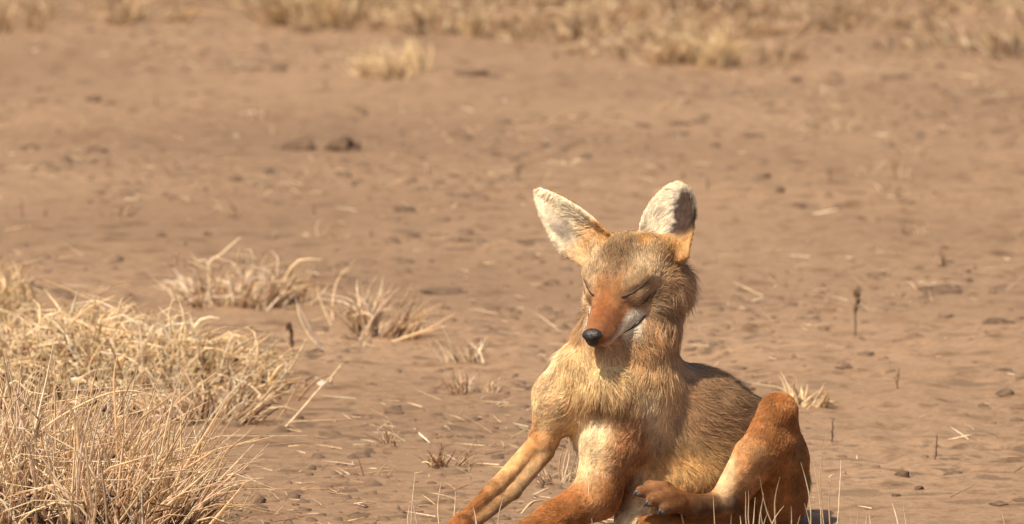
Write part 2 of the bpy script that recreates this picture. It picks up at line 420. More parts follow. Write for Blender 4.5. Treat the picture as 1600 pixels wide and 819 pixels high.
# rest on the ground: nothing below it
zz = FLD.lo[2]+FLD.h*np.arange(FLD.n[2])
FLD.D = np.maximum(FLD.D, (.004-zz)[None, None, :].astype(np.float32))
BV, BF = FLD.mesh()

# --- coat: colours and hair direction follow the limb or muscle each point belongs to
PAINT = []      # (centre, radii along head axes or None, colour, strength, hair length factor)
def paint_h(c, r, col, st=1., lf=1.): PAINT.append((H(*c), HA, np.array(r)*U, np.array(col), st, lf))
def paint_w(c, r, col, st=1., lf=1.): PAINT.append((P(*c), np.eye(3), np.array([r[0], r[2], r[1]])*U, np.array(col), st, lf))
for s in (1, -1):
    paint_h((30, -43, 30*s), (52, 19, 18), WHITE, 1., 1.1)         # pale lip and cheek
    paint_h((-28, -42, 46*s), (26, 14, 20), CREAM, .75)
    paint_h((-18, -25, 46*s), (19, 7, 15), (.15, .08, .042), .9)  # shade in the fold under the lid, painted dark brown
    paint_h((-44, 6, 66*s), (18, 9, 14), (.22, .13, .075), .7)   # dark patch behind the eye's outer corner
    paint_h((-6, 2, 12*s), (30, 16, 14), (.46, .22, .08), .75)
    paint_h((-14, 0, 46*s), (26, 5, 26), (.15, .075, .04), .75)
    paint_h((-92, 34, 34*s), (26, 26, 18), (.58, .31, .10), .8)
    paint_h((-50, 8, 50*s), (40, 26, 18), (.70, .53, .32), .6)
paint_h((-50, 34, 0), (46, 26, 30), (.30, .175, .085), .8)
paint_h((45, 4, 0), (46, 14, 9), (.30, .10, .030), .6)
paint_h((66, -50, 0), (36, 11, 17), (.62, .52, .38), .85)
paint_h((-80, -66, 56), (50, 44, 36), (.64, .46, .30), .8)
for s in (1, -1): paint_h((68, -42, 15*s), (36, 15, 14), (.66, .55, .42), .9)
paint_w((1120, 615, 70), (95, 62, 100), (.36, .225, .125), .6)  # brown saddle, darkened to stand for shade on the upper flank
paint_w((925, 575, -50), (62, 34, 60), (.90, .68, .38), .7)
paint_w((925, 632, -60), (70, 10, 60), (.42, .23, .08), .65)       # fur crease across the breast, its shade painted in
paint_w((922, 685, -70), (34, 62, 40), (.90, .72, .48), .8)
paint_w((986, 695, -50), (38, 88, 64), (.44, .19, .062), .85)
paint_w((962, 765, -50), (34, 44, 60), (.45, .19, .06), .9)
paint_w((1020, 782, -125), (42, 24, 44), (.30, .15, .065), .55)
paint_w((862, 640, -40), (34, 44, 40), (.88, .68, .42), .6)
paint_w((832, 680, -10), (14, 46, 40), (.52, .27, .10), .7)
paint_w((1060, 735, -10), (75, 40, 80), (.78, .50, .22), .85)
paint_w((1136, 738, -70), (17, 58, 40), (.84, .64, .40), .9)
paint_w((1060, 575, 60), (22, 26, 60), (.38, .30, .24), .6)
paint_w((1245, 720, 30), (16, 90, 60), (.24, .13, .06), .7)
paint_w((1095, 792, -85), (50, 22, 34), (.18, .10, .05), .9)  # shade on the hind metatarsus painted dark, with blackish hock hair
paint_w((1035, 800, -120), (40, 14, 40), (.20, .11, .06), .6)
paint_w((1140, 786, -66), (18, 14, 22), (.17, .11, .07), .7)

def coat(p):
    n = len(p); D = np.stack([np.clip(q['f'](p.astype(np.float32)), -.05, .2) for q in prims], -1)
    dm = D.min(1, keepdims=True); w = np.exp(-(D-dm)/.007); w /= w.sum(1, keepdims=True)
    col = w@np.stack([q['col'] for q in prims]); L = w@np.array([q['L'] for q in prims])
    fl = w@np.stack([q['flow'] for q in prims]); lift = w@np.array([q['lift'] for q in prims])
    # painted patches: coat markings, brown saddle, and shade on flank, foot and creases
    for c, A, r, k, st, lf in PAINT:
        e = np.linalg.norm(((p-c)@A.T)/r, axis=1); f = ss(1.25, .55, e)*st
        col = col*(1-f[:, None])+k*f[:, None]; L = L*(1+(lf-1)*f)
    for e, pi in zip(EARS, [i for i, q in enumerate(prims) if q['L'] == .004 and q['lift'] == .25]):
        t, nn, ww = e['loc'](p); inside = D[:, pi] < .004
        inside &= (t > -.05)
        W = e['prof'](t); x = ww/e['W0']
        sheet = e['W0']*(.72*x*x-.20)*(1-.30*np.clip(t, 0, 1))-e['W0']*.10*np.clip(t, 0, 1)**2
        front = nn > sheet
        rim = ss(.70, .95, np.abs(ww)/(W+1e-6))
        cin = np.array([.86, .74, .57])*(1-rim[:, None])+np.array([.88, .77, .60])*rim[:, None]
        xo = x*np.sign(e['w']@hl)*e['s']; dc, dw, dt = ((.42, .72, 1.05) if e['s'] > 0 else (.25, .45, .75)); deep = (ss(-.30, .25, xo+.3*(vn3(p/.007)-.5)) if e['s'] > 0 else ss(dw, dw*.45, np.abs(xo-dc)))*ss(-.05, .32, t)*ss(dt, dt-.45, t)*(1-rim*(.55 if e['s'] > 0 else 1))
        deep = np.clip(deep*(1.7 if e['s'] > 0 else 1), 0, 1); dk = .97 if e['s'] > 0 else .65; cin = cin*(1-dk*deep[:, None])+np.array([.075, .042, .032])*dk*deep[:, None]  # dark inner skin plus the cup's shade painted in, heaviest on his left ear
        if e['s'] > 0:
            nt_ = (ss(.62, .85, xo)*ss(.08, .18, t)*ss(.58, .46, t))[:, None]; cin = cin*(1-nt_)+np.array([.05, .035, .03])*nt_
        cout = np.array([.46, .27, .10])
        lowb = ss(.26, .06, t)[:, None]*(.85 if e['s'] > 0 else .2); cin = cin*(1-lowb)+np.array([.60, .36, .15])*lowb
        c = np.where(front[:, None], cin, cout); m = inside & (t > .02)
        bl = ss(.0, .16, t)[:, None]
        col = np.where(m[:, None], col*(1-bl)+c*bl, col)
        # long pale hair sweeps from the inner edge across the cup
        inner = -e['s']                                    # w side next to the crown of the head
        sg = np.sign(e['w']@hl)*e['s']                      # +1 when w points outwards
        fi = e['w']*sg*.9+e['a']*.55+e['n']*.15
        fl = np.where((m & front)[:, None], fi, fl); L = np.where(m & front, ((.011 if e['s'] > 0 else .016)*ss(.0, -.4, xo)+.004)*(1-rim)+.0055*rim, L)
        L = np.where(m & ~front, .005, L)
    return np.clip(col, 0, 1), L, fl, lift

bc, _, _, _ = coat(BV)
jackal = empty('jackal', (0.16, 11.9, 0))
tag(jackal, 'rusty tan jackal with big ears and closed eyes, sitting on its haunches on bare mud', 'jackal')
def jpart(name, V, F, mat, tint=None, attr='tint', parent=None):
    return link(name, mesh_from(name, np.asarray(V)-np.array(jackal.location), F, mat, True, tint, attr), parent or jackal)
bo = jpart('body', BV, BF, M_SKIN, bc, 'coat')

# --- fur
def fur(name, n, seed, guard=False):
    r = np.random.default_rng(seed)
    T = np.concatenate([BF[:, [0, 1, 2]], BF[:, [0, 2, 3]]]); A, B, Cc = BV[T[:, 0]], BV[T[:, 1]], BV[T[:, 2]]
    ar = np.linalg.norm(np.cross(B-A, Cc-A), axis=1); cen = (A+B+Cc)/3
    _, Lc, _, _ = coat(cen)
    dens = ar*np.clip(.010/np.maximum(Lc, .002), .6, 2.6)
    dens = np.where(cen[:, 2] < .008, dens*.2, dens)
    if guard: dens = ar*ss(.009, .022, Lc)
    ti = r.choice(len(T), n, p=dens/dens.sum()); u = r.random(n); v = r.random(n); sw = u+v > 1; u[sw] = 1-u[sw]; v[sw] = 1-v[sw]
    root = A[ti]*(1-u-v)[:, None]+B[ti]*u[:, None]+Cc[ti]*v[:, None]
    nrm = FLD.grad(root); col, L, fl, lift = coat(root)
    # clumping: neighbours lean the same way
    q = root/.011; jig = np.stack([vn3(q+7*i) for i in range(3)], -1)-.5
    q2 = root/.035; jig2 = np.stack([vn3(q2+11*i+3) for i in range(3)], -1)-.5
    fl = fl/(np.linalg.norm(fl, axis=1, keepdims=True)+1e-9)
    fl = fl+jig*(1.0+10*np.clip(L-.012, 0, .02))[:, None]+jig2*1.0+r.normal(0, .16, (n, 3))
    t = fl-(fl*nrm).sum(1, keepdims=True)*nrm; t /= np.linalg.norm(t, axis=1, keepdims=True)+1e-9
    L = L*(.65+.6*r.random(n))*(1+.5*(vn3(root/.02+20)-.5))
    crown = ss(1.3, .7, np.linalg.norm(((root-H(-55, 22, 0))@HA.T)/(np.array((62, 44, 64))*U), axis=1))
    if guard: L = L*1.35; lift = lift*1.25
    K = 5; s = np.linspace(0, 1, K)[None, :, None]
    lf = (lift*(.7+.6*r.random(n)))[:, None, None]
    pts = root[:, None, :]+L[:, None, None]*(s*t[:, None, :]+lf*(s-.45*s*s)*nrm[:, None, :])
    side = np.cross(nrm, t); wav = (r.normal(0, .10, n))[:, None, None]
    pts = pts+L[:, None, None]*wav*s*s*side[:, None, :]
    pts[:, :, 2] = np.maximum(pts[:, :, 2], .003)
    rad = ((.00016+.00013*r.random(n))*(.8 if guard else 1))[:, None]*np.array([1, 1, .9, .65, .15])[None, :]
    rad = rad*np.clip(L/.008, .75, 1.15)[:, None]
    # banded hairs: paler middle, darker or pale tip
    val = (.76+.52*r.random(n))*(1+(.22+14*np.clip(L, 0, .02))*(vn3(root/.018+40)-.5))*(1+.5*(vn3(root/.0055+15)-.5))
    dark = (r.random(n) < np.clip((L-.0025)/.03, .03, .28)+.28*crown+(.12 if guard else 0))
    base = col*val[:, None]
    sc = np.array([.92, .98, 1.03, 1.08, 1.12])[None, :, None]
    cc = base[:, None, :]*sc
    dk = np.array([1, 1, .75, .45, .32])[None, :, None]; cc = np.where(dark[:, None, None], cc*dk, cc)
    hc_ = bpy.data.hair_curves.new(name); hc_.add_curves([K]*n)
    hc_.position_data.foreach_set('vector', (pts-np.array(jackal.location)).astype(np.float32).ravel())
    a = hc_.attributes.get('radius') or hc_.attributes.new('radius', 'FLOAT', 'POINT')
    a.data.foreach_set('value', rad.astype(np.float32).ravel())
    a = hc_.attributes.new('coat', 'FLOAT_COLOR', 'POINT')
    c4 = np.ones((n, K, 4), dtype=np.float32); c4[..., :3] = np.clip(cc, 0, 1); a.data.foreach_set('color', c4.ravel())
    m, nt, b = nodemat('fur_hair'); at_ = N(nt, 'ShaderNodeAttribute'); at_.attribute_name = 'coat'
    nt.links.new(at_.outputs['Color'], b.inputs['Base Color']); b.inputs['Roughness'].default_value = .62; b.inputs['Specular IOR Level'].default_value = .22
    tr = N(nt, 'ShaderNodeBsdfTranslucent'); nt.links.new(at_.outputs['Color'], tr.inputs['Color'])
    ms = N(nt, 'ShaderNodeMixShader'); ms.inputs[0].default_value = .32
    nt.links.new(b.outputs[0], ms.inputs[1]); nt.links.new(tr.outputs[0], ms.inputs[2]); nt.links.new(ms.outputs[0], nt.nodes['Material Output'].inputs[0])
    hc_.materials.append(m)
    o = link(name, hc_, jackal); o['kind'] = 'stuff'
    return o
NF = 520000
fur('fur', NF, 21)
fur('guard_hair', 26000, 22, True)

# --- nose, lids, lips, whiskers, claws
def tube(points, radii, sides=6):
    p = np.asarray(points, float); r = np.asarray(radii, float); n = len(p)
    t = np.gradient(p, axis=0); t /= np.linalg.norm(t, axis=1, keepdims=True)+1e-12
    ref = np.array([0.31, .2, .93]); a = np.cross(t, ref); a /= np.linalg.norm(a, axis=1, keepdims=True); b = np.cross(t, a)
    ang = np.arange(sides)*2*math.pi/sides
    V = (p[:, None, :]+r[:, None, None]*(np.cos(ang)[None, :, None]*a[:, None, :]+np.sin(ang)[None, :, None]*b[:, None, :])).reshape(-1, 3)
    i = np.arange(n-1)[:, None]*sides; j = np.arange(sides)[None, :]; j2 = (j+1) % sides
    F = np.stack([i+j, i+j2, i+sides+j2, i+sides+j], -1).reshape(-1, 4)
    return V, F
def smooth_path(pts, n):
    p = np.asarray(pts, float); m = len(p); t = np.linspace(0, m-1, n); out = []
    for x in t:
        i = min(int(x), m-2); f = x-i; p0 = p[max(i-1, 0)]; p1 = p[i]; p2 = p[i+1]; p3 = p[min(i+2, m-1)]
        out.append(.5*((2*p1)+(-p0+p2)*f+(2*p0-5*p1+4*p2-p3)*f*f+(-p0+3*p1-3*p2+p3)*f**3))
    return np.array(out)

nf = Field(H(100, -15, 0)-.035, H(100, -15, 0)+.035, .0009)
nf.add(ell(H(96, -11, 0), HA, np.array((12, 9.5, 16))*U), 4*U)
nf.add(ell(H(99, -20, 0), HA, np.array((8.5, 10.5, 10))*U), 5*U)
for s in (1, -1): nf.add(ell(H(107, -14, 9*s), HA, np.array((7, 4.5, 5))*U), -2.5*U)
NV, NFc = nf.mesh(); jpart('nose', NV, NFc, M_NOSE)

for s in (1, -1):
    q = smooth_path([H(14, -3, 22*s), H(-2, -4, 36*s), H(-20, 1, 52*s), H(-42, 10, 68*s)], 16)
    q = FLD.project(q, .0001); q += np.random.default_rng(4).normal(0, .00025, q.shape); V, F = tube(q, np.interp(np.linspace(0, 1, 16), [0, .15, .6, 1], [1.5, 1.7, 1.2, .3])*U)
    jpart('eyelid', V, F, M_LINE)
    q = FLD.project(smooth_path([H(2, -19, 33*s), H(-10, -23, 43*s), H(-24, -22, 52*s)], 10), .0002); V, F = tube(q, np.interp(np.linspace(0, 1, 10), [0, .5, 1], [.5, 1.7, .5])*U); jpart('lid_fold', V, F, M_FOLD)
    q = smooth_path([H(98, -37, 1*s), H(80, -43, 13*s), H(52, -49, 26*s), H(26, -49, 38*s), H(2, -45, 51*s)], 18)
    q = FLD.project(q, 0); q -= FLD.grad(q)*np.interp(np.linspace(0, 1, 18), [0, .6, .8, 1], [.0003, .0002, 0, .0])[:, None]; V, F = tube(q, np.interp(np.linspace(0, 1, 18), [0, .5, .85, 1], [1.2, 1.2, 3.0, .8])*U)
    jpart('lip', V, F, M_LINE)
    for i in range(7):
        b0 = FLD.project(np.array([H(60-9*i+rng.normal()*3, -24-4*(i % 3), 17*s)]), 0)[0]
        d = unit(hl*s*1.0-hf*(.3+.25*rng.random())-hu*(.1+.35*rng.random()))
        ln = .035+.025*rng.random(); k = np.linspace(0, 1, 6)[:, None]
        V, F = tube(b0+k*d*ln-np.array([0, 0, 1])*k*k*ln*.25, np.linspace(.00022, .00006, 6), 3)
        jpart('whisker', V, F, M_SINEW, np.array([.10, .07, .05]))
for b0, d, r in CLAWS:
    pd = Field(b0-.02, b0+.02, .0016); pdx = b0-d*r*.35*U+np.array([0, -.15, -.75])*r*.5*U
    pd.add(ell(pdx, np.eye(3), np.array([.62, .55, .5])*r*U), .001)
    pv, pf = pd.mesh(); pv[:, 2] = np.maximum(pv[:, 2], .002); jpart('toe_pad', pv, pf, M_PAD)
    k = np.linspace(0, 1, 6)[:, None]; pts = b0+d*k*r*.75*U+np.array([0, 0, -1])*k*k*r*.30*U
    pts[:, 2] = np.maximum(pts[:, 2], .003)
    V, F = tube(pts, np.array([.36, .36, .31, .24, .15, .03])*r*U, 6); jpart('claw', V, F, M_CLAW)

# ------------------------------------------------------------------ dry grass
STRAW = [(.86, .69, .46), (.80, .61, .39), (.90, .77, .58), (.70, .51, .33), (.82, .64, .50)]
OLD = [(.48, .31, .185), (.38, .235, .145), (.55, .38, .24)]
YEL = [(.82, .64, .38), (.86, .72, .48), (.70, .51, .28)]
def blades_mesh(base, tip, bend, rad, tint, rings=5, sides=3, kink=None):
    n = len(base); s = np.linspace(0, 1, rings)[None, :, None]
    p = base[:, None, :]*(1-s)+tip[:, None, :]*s+bend[:, None, :]*(4*s*(1-s))*.5
    if kink is not None: p = p+kink[:, None, :]*np.clip(s-.62, 0, 1)*2.2
    t = np.gradient(p, axis=1); t /= np.linalg.norm(t, axis=2, keepdims=True)+1e-9
    ref = np.array([.37, -.9, .12]); a = np.cross(t, ref); a /= np.linalg.norm(a, axis=2, keepdims=True)+1e-9; b = np.cross(t, a)
    ang = np.arange(sides)*2*math.pi/sides
    taper = np.interp(np.linspace(0, 1, rings), [0, .6, 1], [1, .85, .18])[None, :, None, None]
    V = p[:, :, None, :]+rad[:, None, None, None]*taper*(np.cos(ang)[None, None, :, None]*a[:, :, None, :]+.55*np.sin(ang)[None, None, :, None]*b[:, :, None, :])
    i = np.arange(n)[:, None, None]*rings*sides+np.arange(rings-1)[None, :, None]*sides; j = np.arange(sides)[None, None, :]; j2 = (j+1) % sides
    F = np.stack([i+j, i+j2, i+sides+j2, i+sides+j], -1).reshape(-1, 4)
    tc = np.repeat(tint, rings*sides, axis=0)
    return V.reshape(-1, 3), F, tc
def pal(n, p, r): return np.array(p)[r.integers(0, len(p), n)]*(.80+.45*r.random((n, 1)))
def tuft(label, group, cx, cy, rx, ry, n, ln, palette, seed, spread_=.55, rad=.0011, lead=6, lead_len=1.35, wind=(0, 0), curl=.35, mound=0.0, name='dry_grass_tuft', rings=5):
    r = np.random.default_rng(seed); z0 = float(gh(cx, cy)); root = empty(name, (cx, cy, z0-.004))
    nc = max(3, n//45); ca = r.random(nc)*2*math.pi; cq = np.sqrt(r.random(nc)); cen = np.stack([cq*np.cos(ca), cq*np.sin(ca)], -1)
    cl = np.stack([cen[:, 0]*spread_+r.normal(0, .30, nc)+wind[0], cen[:, 1]*spread_+r.normal(0, .30, nc)+wind[1]], -1); clen = .7+.5*r.random(nc)
    def make(m, lscale, rr):
        ci = r.integers(0, nc, m); off = cen[ci]+r.normal(0, .16, (m, 2)); q = np.clip(np.linalg.norm(off, axis=1), 0, 1.15)
        bx, by = cx+rx*off[:, 0], cy+ry*off[:, 1]; bz = gh(bx, by)-.004+mound*np.clip(1-q*q, 0, 1)*r.random(m)
        base = np.stack([bx, by, bz], -1)
        L = ln*lscale*clen[ci]*(.30+.85*r.random(m))*(1-.25*q*q)
        hd = cl[ci]+r.normal(0, .26+.22*curl, (m, 2)); d = np.stack([hd[:, 0], hd[:, 1], np.ones(m)], -1)
        d /= np.linalg.norm(d, axis=1, keepdims=True); tip = base+d*L[:, None]
        tip[:, 2] = np.maximum(tip[:, 2], gh(tip[:, 0], tip[:, 1])+.004)
        bend = r.normal(0, curl*.30, (m, 3))*L[:, None]; bend[:, 2] = np.abs(bend[:, 2])
        kink = np.where(r.random((m, 1)) < .28+.3*curl, 1, 0)*r.normal(0, .5, (m, 3))*L[:, None]; kink[:, 2] = -np.abs(kink[:, 2])*.6
        kink[:, 2] = np.maximum(kink[:, 2], -(tip[:, 2]-z0)*.6)
        return base, tip, bend, rr*(.45+1.1*r.random(m)), kink
    base, tip, bend, rd, kink = make(n, 1, rad)
    tin = pal(n, palette, r); V, F, tc = blades_mesh(base, tip, bend, rd, tin, rings, 3, kink)
    o = link('blades', mesh_from('blades', V-np.array(root.location), F, M_STRAW, True, tc), root); o['kind'] = 'stuff'
    if n > 150:                                          # old rotten thatch in the heart of the tuft
        m = int(n*(.42 if n > 1000 else .15)); base, tip, bend, rd, kink = make(m, .5, rad*1.1)
        V, F, tc = blades_mesh(base, tip, bend, rd, pal(m, [(.17, .10, .058), (.22, .135, .08), (.12, .07, .042)], r), 4, 3, kink)
        o = link('thatch', mesh_from('thatch', V-np.array(root.location), F, M_STRAW, True, tc), root); o['kind'] = 'stuff'
    if lead:
        base, tip, bend, rd, kink = make(lead, lead_len, rad*1.15); tin = pal(lead, palette, r)
        for i in range(lead):
            V, F, tc = blades_mesh(base[i:i+1], tip[i:i+1], bend[i:i+1], rd[i:i+1], tin[i:i+1], 7, 4, kink[i:i+1]*.4)
            link('blade', mesh_from('blade', V-np.array(root.location), F, M_STRAW, True, tc), root)
    tag(root, label, 'grass tuft', group); return root
def gpx(px, py): q = on_ground(px, py); return q[0], q[1]
def straws(label, group, cat, specs, palette, seed, rad=.0011):
    """single stalks, each a thing: the pixel of its foot on the ground and the pixel of its tip at the same distance"""
    r = np.random.default_rng(seed)
    for (bx, by, tx, ty, *more) in specs:
        b = on_ground(bx, by); b[2] = gh(b[0], b[1])-.004; dy = more[0] if more else 0.; t = at(tx, ty, b[1]+dy)
        t[2] = max(t[2], float(gh(t[0], t[1]))+.003)
        L = np.linalg.norm(t-b); bend = r.normal(0, .06, (1, 3))*L; k = more[1] if len(more) > 1 else 1.
        V, F, tc = blades_mesh(b[None], t[None], bend, np.array([rad*k]), pal(1, palette, r), 8, 5, r.normal(0, .06, (1, 3))*L)
        tag(link('grass_stalk', mesh_from('grass_stalk', V-b, F, M_STRAW, True, tc), None, b), label, cat, group)

# the big clumps on the left
x, y = gpx(55, 842); tuft('big sharp clump of upright straw-coloured grass filling the corner beside bare mud', None, x, y, .185, .20, 2300, .25, STRAW, 31, .18, .0021, 26, 1.15, (.0, 0), .22, .02)
x, y = gpx(150, 606); tuft('wide matted mound of pale curly dry grass behind the upright corner clump', None, x, y, .25, .30, 2900, .115, STRAW[:3]+YEL[:2]+OLD[:1], 32, .45, .0022, 22, 1.5, (.06, 0), 1.0, .05)
x, y = gpx(-20, 500); tuft('grass clump behind the matted mound with loose yellow blades', None, x, y, .22, .22, 420, .095, YEL+STRAW[:2], 33, .6, .0020, 8, 1.4, (.04, 0), .6, .03)
x, y = gpx(372, 468); tuft('dry grass clump with bleached drooping blades, beyond the matted mound', None, x, y, .10, .13, 330, .10, STRAW+OLD[:1], 34, .9, .0021, 10, 1.4, (.03, 0), .8, .02)
x, y = gpx(578, 520); tuft('spiky isolated straw tuft on open mud, fanning to both sides', None, x, y, .060, .08, 190, .105, STRAW+OLD[:1], 35, 1.0, .0018, 9, 1.3, (.05, 0), .5, .012)
straws('long bleached stalk leaning out beside the spiky isolated tuft', 'stalks by the spiky tuft', 'stalk', [(605, 528, 716, 500, 0, 1.6), (612, 526, 700, 507, 0, 1.2), (560, 525, 632, 440, 0, 1.), (505, 543, 462, 470, .0, 1.6), (520, 500, 496, 455, 0, 1.3), (520, 495, 545, 400, .2, 1.1)], STRAW, 51, .0016)
x, y = gpx(330, 655); tuft('low fringe of straw at the edge of the matted mound', None, x, y, .10, .10, 300, .11, STRAW+OLD, 36, .8, .0017, 8, 1.3, (.1, 0), .5)
straws('long thin straw stalk rising from the fringe of the matted mound', 'stalks by the matted mound', 'stalk', [(365, 650, 400, 548), (385, 660, 470, 545), (420, 640, 417, 500), (430, 655, 470, 585), (395, 660, 560, 714, 0, 1.2), (440, 668, 525, 570), (300, 690, 420, 560), (360, 640, 380, 560)], STRAW, 52, .0013)
x, y = gpx(865, 752); tuft('small stubble tuft seen between the jackal\'s forelegs', None, x, y, .030, .03, 60, .06, STRAW+OLD, 37, .5, .0012, 4, 1.2)
x, y = gpx(745, 560); tuft('thin low tuft on bare mud, further from the jackal\'s elbow', None, x, y, .05, .05, 60, .06, STRAW+OLD, 38, .9, .0014, 5, 1.3)
x, y = gpx(745, 616); tuft('sparse straw sprig beside the jackal\'s shoulder', None, x, y, .04, .04, 70, .055, STRAW+OLD, 39, .9, .0013, 5, 1.2)
x, y = gpx(690, 728); tuft('small forked sprig of grey straw on mud near the outstretched foreleg', None, x, y, .03, .03, 40, .065, OLD+STRAW[:1], 40, 1.1, .0012, 5, 1.3)
x, y = gpx(1216, 634); tuft('pale thick-bladed tuft right behind the jackal\'s raised knee', None, x, y, .065, .05, 46, .062, [(.84, .68, .46), (.76, .58, .36)], 41, .8, .0028, 7, 1.25)
def stalk(label, name, cat, pts, dys, rad, col, seed, extra=None):
    '''one stalk through the given photo pixels, standing or lying where its first pixel meets the ground'''
    r = np.random.default_rng(seed); b = on_ground(*pts[0]); b[2] = gh(b[0], b[1])-.002; q = [b]
    for (px, py), dy in zip(pts[1:], dys):
        p = on_ground(px, py) if dy is None else at(px, py, b[1]+dy)
        zg = float(gh(p[0], p[1])); p[2] = zg+rad if dy is None else max(p[2], zg+rad); q.append(p)
    q = smooth_path(q, 6*len(q)); m = len(q); V, F = tube(q, np.interp(np.linspace(0, 1, m), [0, .7, 1], [rad, rad*.85, rad*.3]), 5)
    me = mesh_from(name, V-b, F, M_STRAW, True, np.array(col)*(.9+.2*r.random())); o = link(name, me, None, b); tag(o, label, cat); return o
PALE = (.88, .72, .50)
stalk('kinked bleached stalk bent over at its top above the clump beyond the mound', 'grass_stalk', 'stalk', [(330, 474), (326, 420), (330, 407), (345, 398), (358, 386), (376, 370)], [0]*5, .0022, PALE, 1)
stalk('short bleached side stalk hanging beside the kinked one', 'grass_stalk', 'stalk', [(328, 470), (324, 412), (308, 408), (298, 396)], [0]*3, .0018, PALE, 2)
stalk('long arching straw bending over the upright corner clump', 'grass_stalk', 'stalk', [(-20, 842), (0, 738), (70, 668), (150, 622), (205, 611), (258, 623)], [0, 0, .0, .01, .02], .0019, (.86, .66, .42), 3)
stalk('thick straight straw standing out of the upright corner clump', 'grass_stalk', 'stalk', [(186, 845), (183, 700), (178, 600), (183, 556)], [-.03]*3, .0021, (.80, .56, .32), 4)
stalk('pale curved blade sticking out of the corner clump towards the mound', 'grass_stalk', 'stalk', [(10, 840), (5, 640), (22, 596), (45, 612), (74, 616)], [.02]*4, .0017, PALE, 5)
stalk('thin upright reed rising through the matted mound', 'grass_stalk', 'stalk', [(128, 600), (135, 540), (146, 480), (151, 452)], [-.1]*3, .0014, (.74, .52, .30), 6)
stalk('curved bleached blade lying near the leaning seed spike', 'grass_stalk', 'stalk', [(508, 543), (485, 528), (470, 500), (463, 468)], [.0, .0, .0], .0024, PALE, 7)
stalk('straw bit lying flat between the jackal\'s forelegs', 'straw_bit', 'straw', [(828, 771), (858, 763)], [None], .0016, PALE, 8)
stalk('bent straw bit lying below the stubble tuft between the forelegs', 'straw_bit', 'straw', [(812, 801), (832, 785), (856, 780)], [None, None], .0017, (.82, .62, .38), 9)
stalk('short white straw lying on mud near the grey sprig', 'straw_bit', 'straw', [(646, 673), (658, 685), (672, 697)], [None, None], .0018, (.88, .78, .64), 10)
stalk('dark twig lying at the foot of the corner clump', 'dark_twig', 'twig', [(284, 772), (318, 780), (345, 762), (362, 742)], [None, 0, 0], .0016, (.16, .10, .06), 11)
stalk('thin dark twig pointing away from the corner clump across mud', 'dark_twig', 'twig', [(322, 778), (338, 800), (348, 818)], [None, None], .0015, (.20, .12, .07), 12)
stalk('pale straw lying flat beside a flat dark clod on open mud', 'straw_bit', 'straw', [(1270, 332), (1310, 330)], [None], .003, PALE, 13)
stalk('dry straw lying alone on open mud past the tall dead weed', 'straw_bit', 'straw', [(1480, 688), (1516, 686)], [None], .002, PALE, 14)
# stubble in front of the animal
straws('thin upright straw growing before the jackal\'s outstretched forepaw', 'straws before the forepaw', 'straw', [(641, 842, 646, 745), (655, 845, 640, 775), (690, 846, 680, 752), (700, 850, 712, 765), (686, 850, 726, 790), (648, 850, 634, 782)], STRAW, 53, .0012)
straws('lone straw standing in front of the jackal\'s forearms', 'straws before the forearms', 'straw', [(780, 860, 783, 770), (744, 858, 740, 790), (930, 850, 914, 746, 0, 1.2)], STRAW, 54, .0013)
sp = []
rr = random.Random(8)
for bx, tx, ty in [(1075, 1052, 760), (1085, 1058, 768), (1110, 1098, 785), (1120, 1112, 770), (1165, 1156, 768), (1168, 1160, 772), (1148, 1142, 805), (1155, 1160, 803), (1175, 1182, 776), (1180, 1188, 770), (1190, 1195, 790), (1215, 1212, 742), (1222, 1181, 752), (1232, 1234, 795), (1205, 1218, 787), (1262, 1256, 722), (1270, 1262, 790), (1240, 1250, 800), (1200, 1190, 800)]:
    sp.append((bx, 846+rr.random()*22, tx, ty, 0, .8+.5*rr.random()))
straws('pale stubble straw standing in front of the jackal\'s hind foot and haunch', 'straws before the haunch', 'straw', sp, [(.68, .56, .36), (.62, .50, .32), (.56, .42, .26)], 55, .0012)
sp = [(1290, 838, 1281, 690), (1300, 842, 1300, 735), (1304, 836, 1308, 720), (1283, 842, 1262, 700), (1330, 850, 1330, 795), (1336, 850, 1340, 800), (1352, 848, 1356, 795), (1362, 850, 1361, 796), (1410, 846, 1396, 780), (1415, 850, 1412, 793), (1418, 852, 1418, 798), (1575, 850, 1566, 800)]
straws('thin straw standing on the mud beside the jackal\'s haunch', 'straws beside the haunch', 'straw', sp, STRAW, 56, .0011)
# far band of grass at the top, out of focus
r = np.random.default_rng(77); k = 0
FARL = 'dry yellowish grass tuft in the blurred grassy band far behind the jackal'
while k < 260:
    px = r.uniform(-120, 1720); py = r.uniform(-70, 105)
    edge = 40+62*ss(500, 950, px)+14*math.sin(px/70)
    if py > edge or r.random() > .35+.65*ss(edge+10, -40, py): continue
    if vn2(np.array([px/95+3.]), np.array([py/34+9.]))[0] < .34: continue
    x, y = gpx(px, py); k += 1
    tuft(FARL, 'far grass band', x, y, r.uniform(.05, .24), r.uniform(.08, .30), int(r.uniform(18, 85)), r.uniform(.05, .20)*(.65 if px > 800 else 1), YEL[:1]+STRAW[:4]+OLD+OLD+OLD, 1000+k, 1.2, .0024, 0, 1, (r.normal(0, .3), 0), .9, .01, rings=4)
for i, (px, py, L, n, lab) in enumerate([(650, 122, .11, 200, 'golden grass tuft standing alone in front of the far grassy band'), (500, 45, .20, 220, 'tall dark-footed grass clump at the front edge of the far band'), (575, 25, .22, 240, 'tall clump with a touch of green leaves in the far grassy band'), (1095, 100, .13, 260, 'dense brown clump with a dark foot where the far grass meets bare mud'), (705, 52, .14, 160, 'grass clump with a dark clod at its foot in the far band')]):
    x, y = gpx(px, py); p_ = YEL+STRAW[:2]+([(.16, .22, .06)] if i == 2 else [])
    tuft(lab, None, x, y, .12, .12, n, L, p_, 300+i, .6, .0022, 4, 1.3)

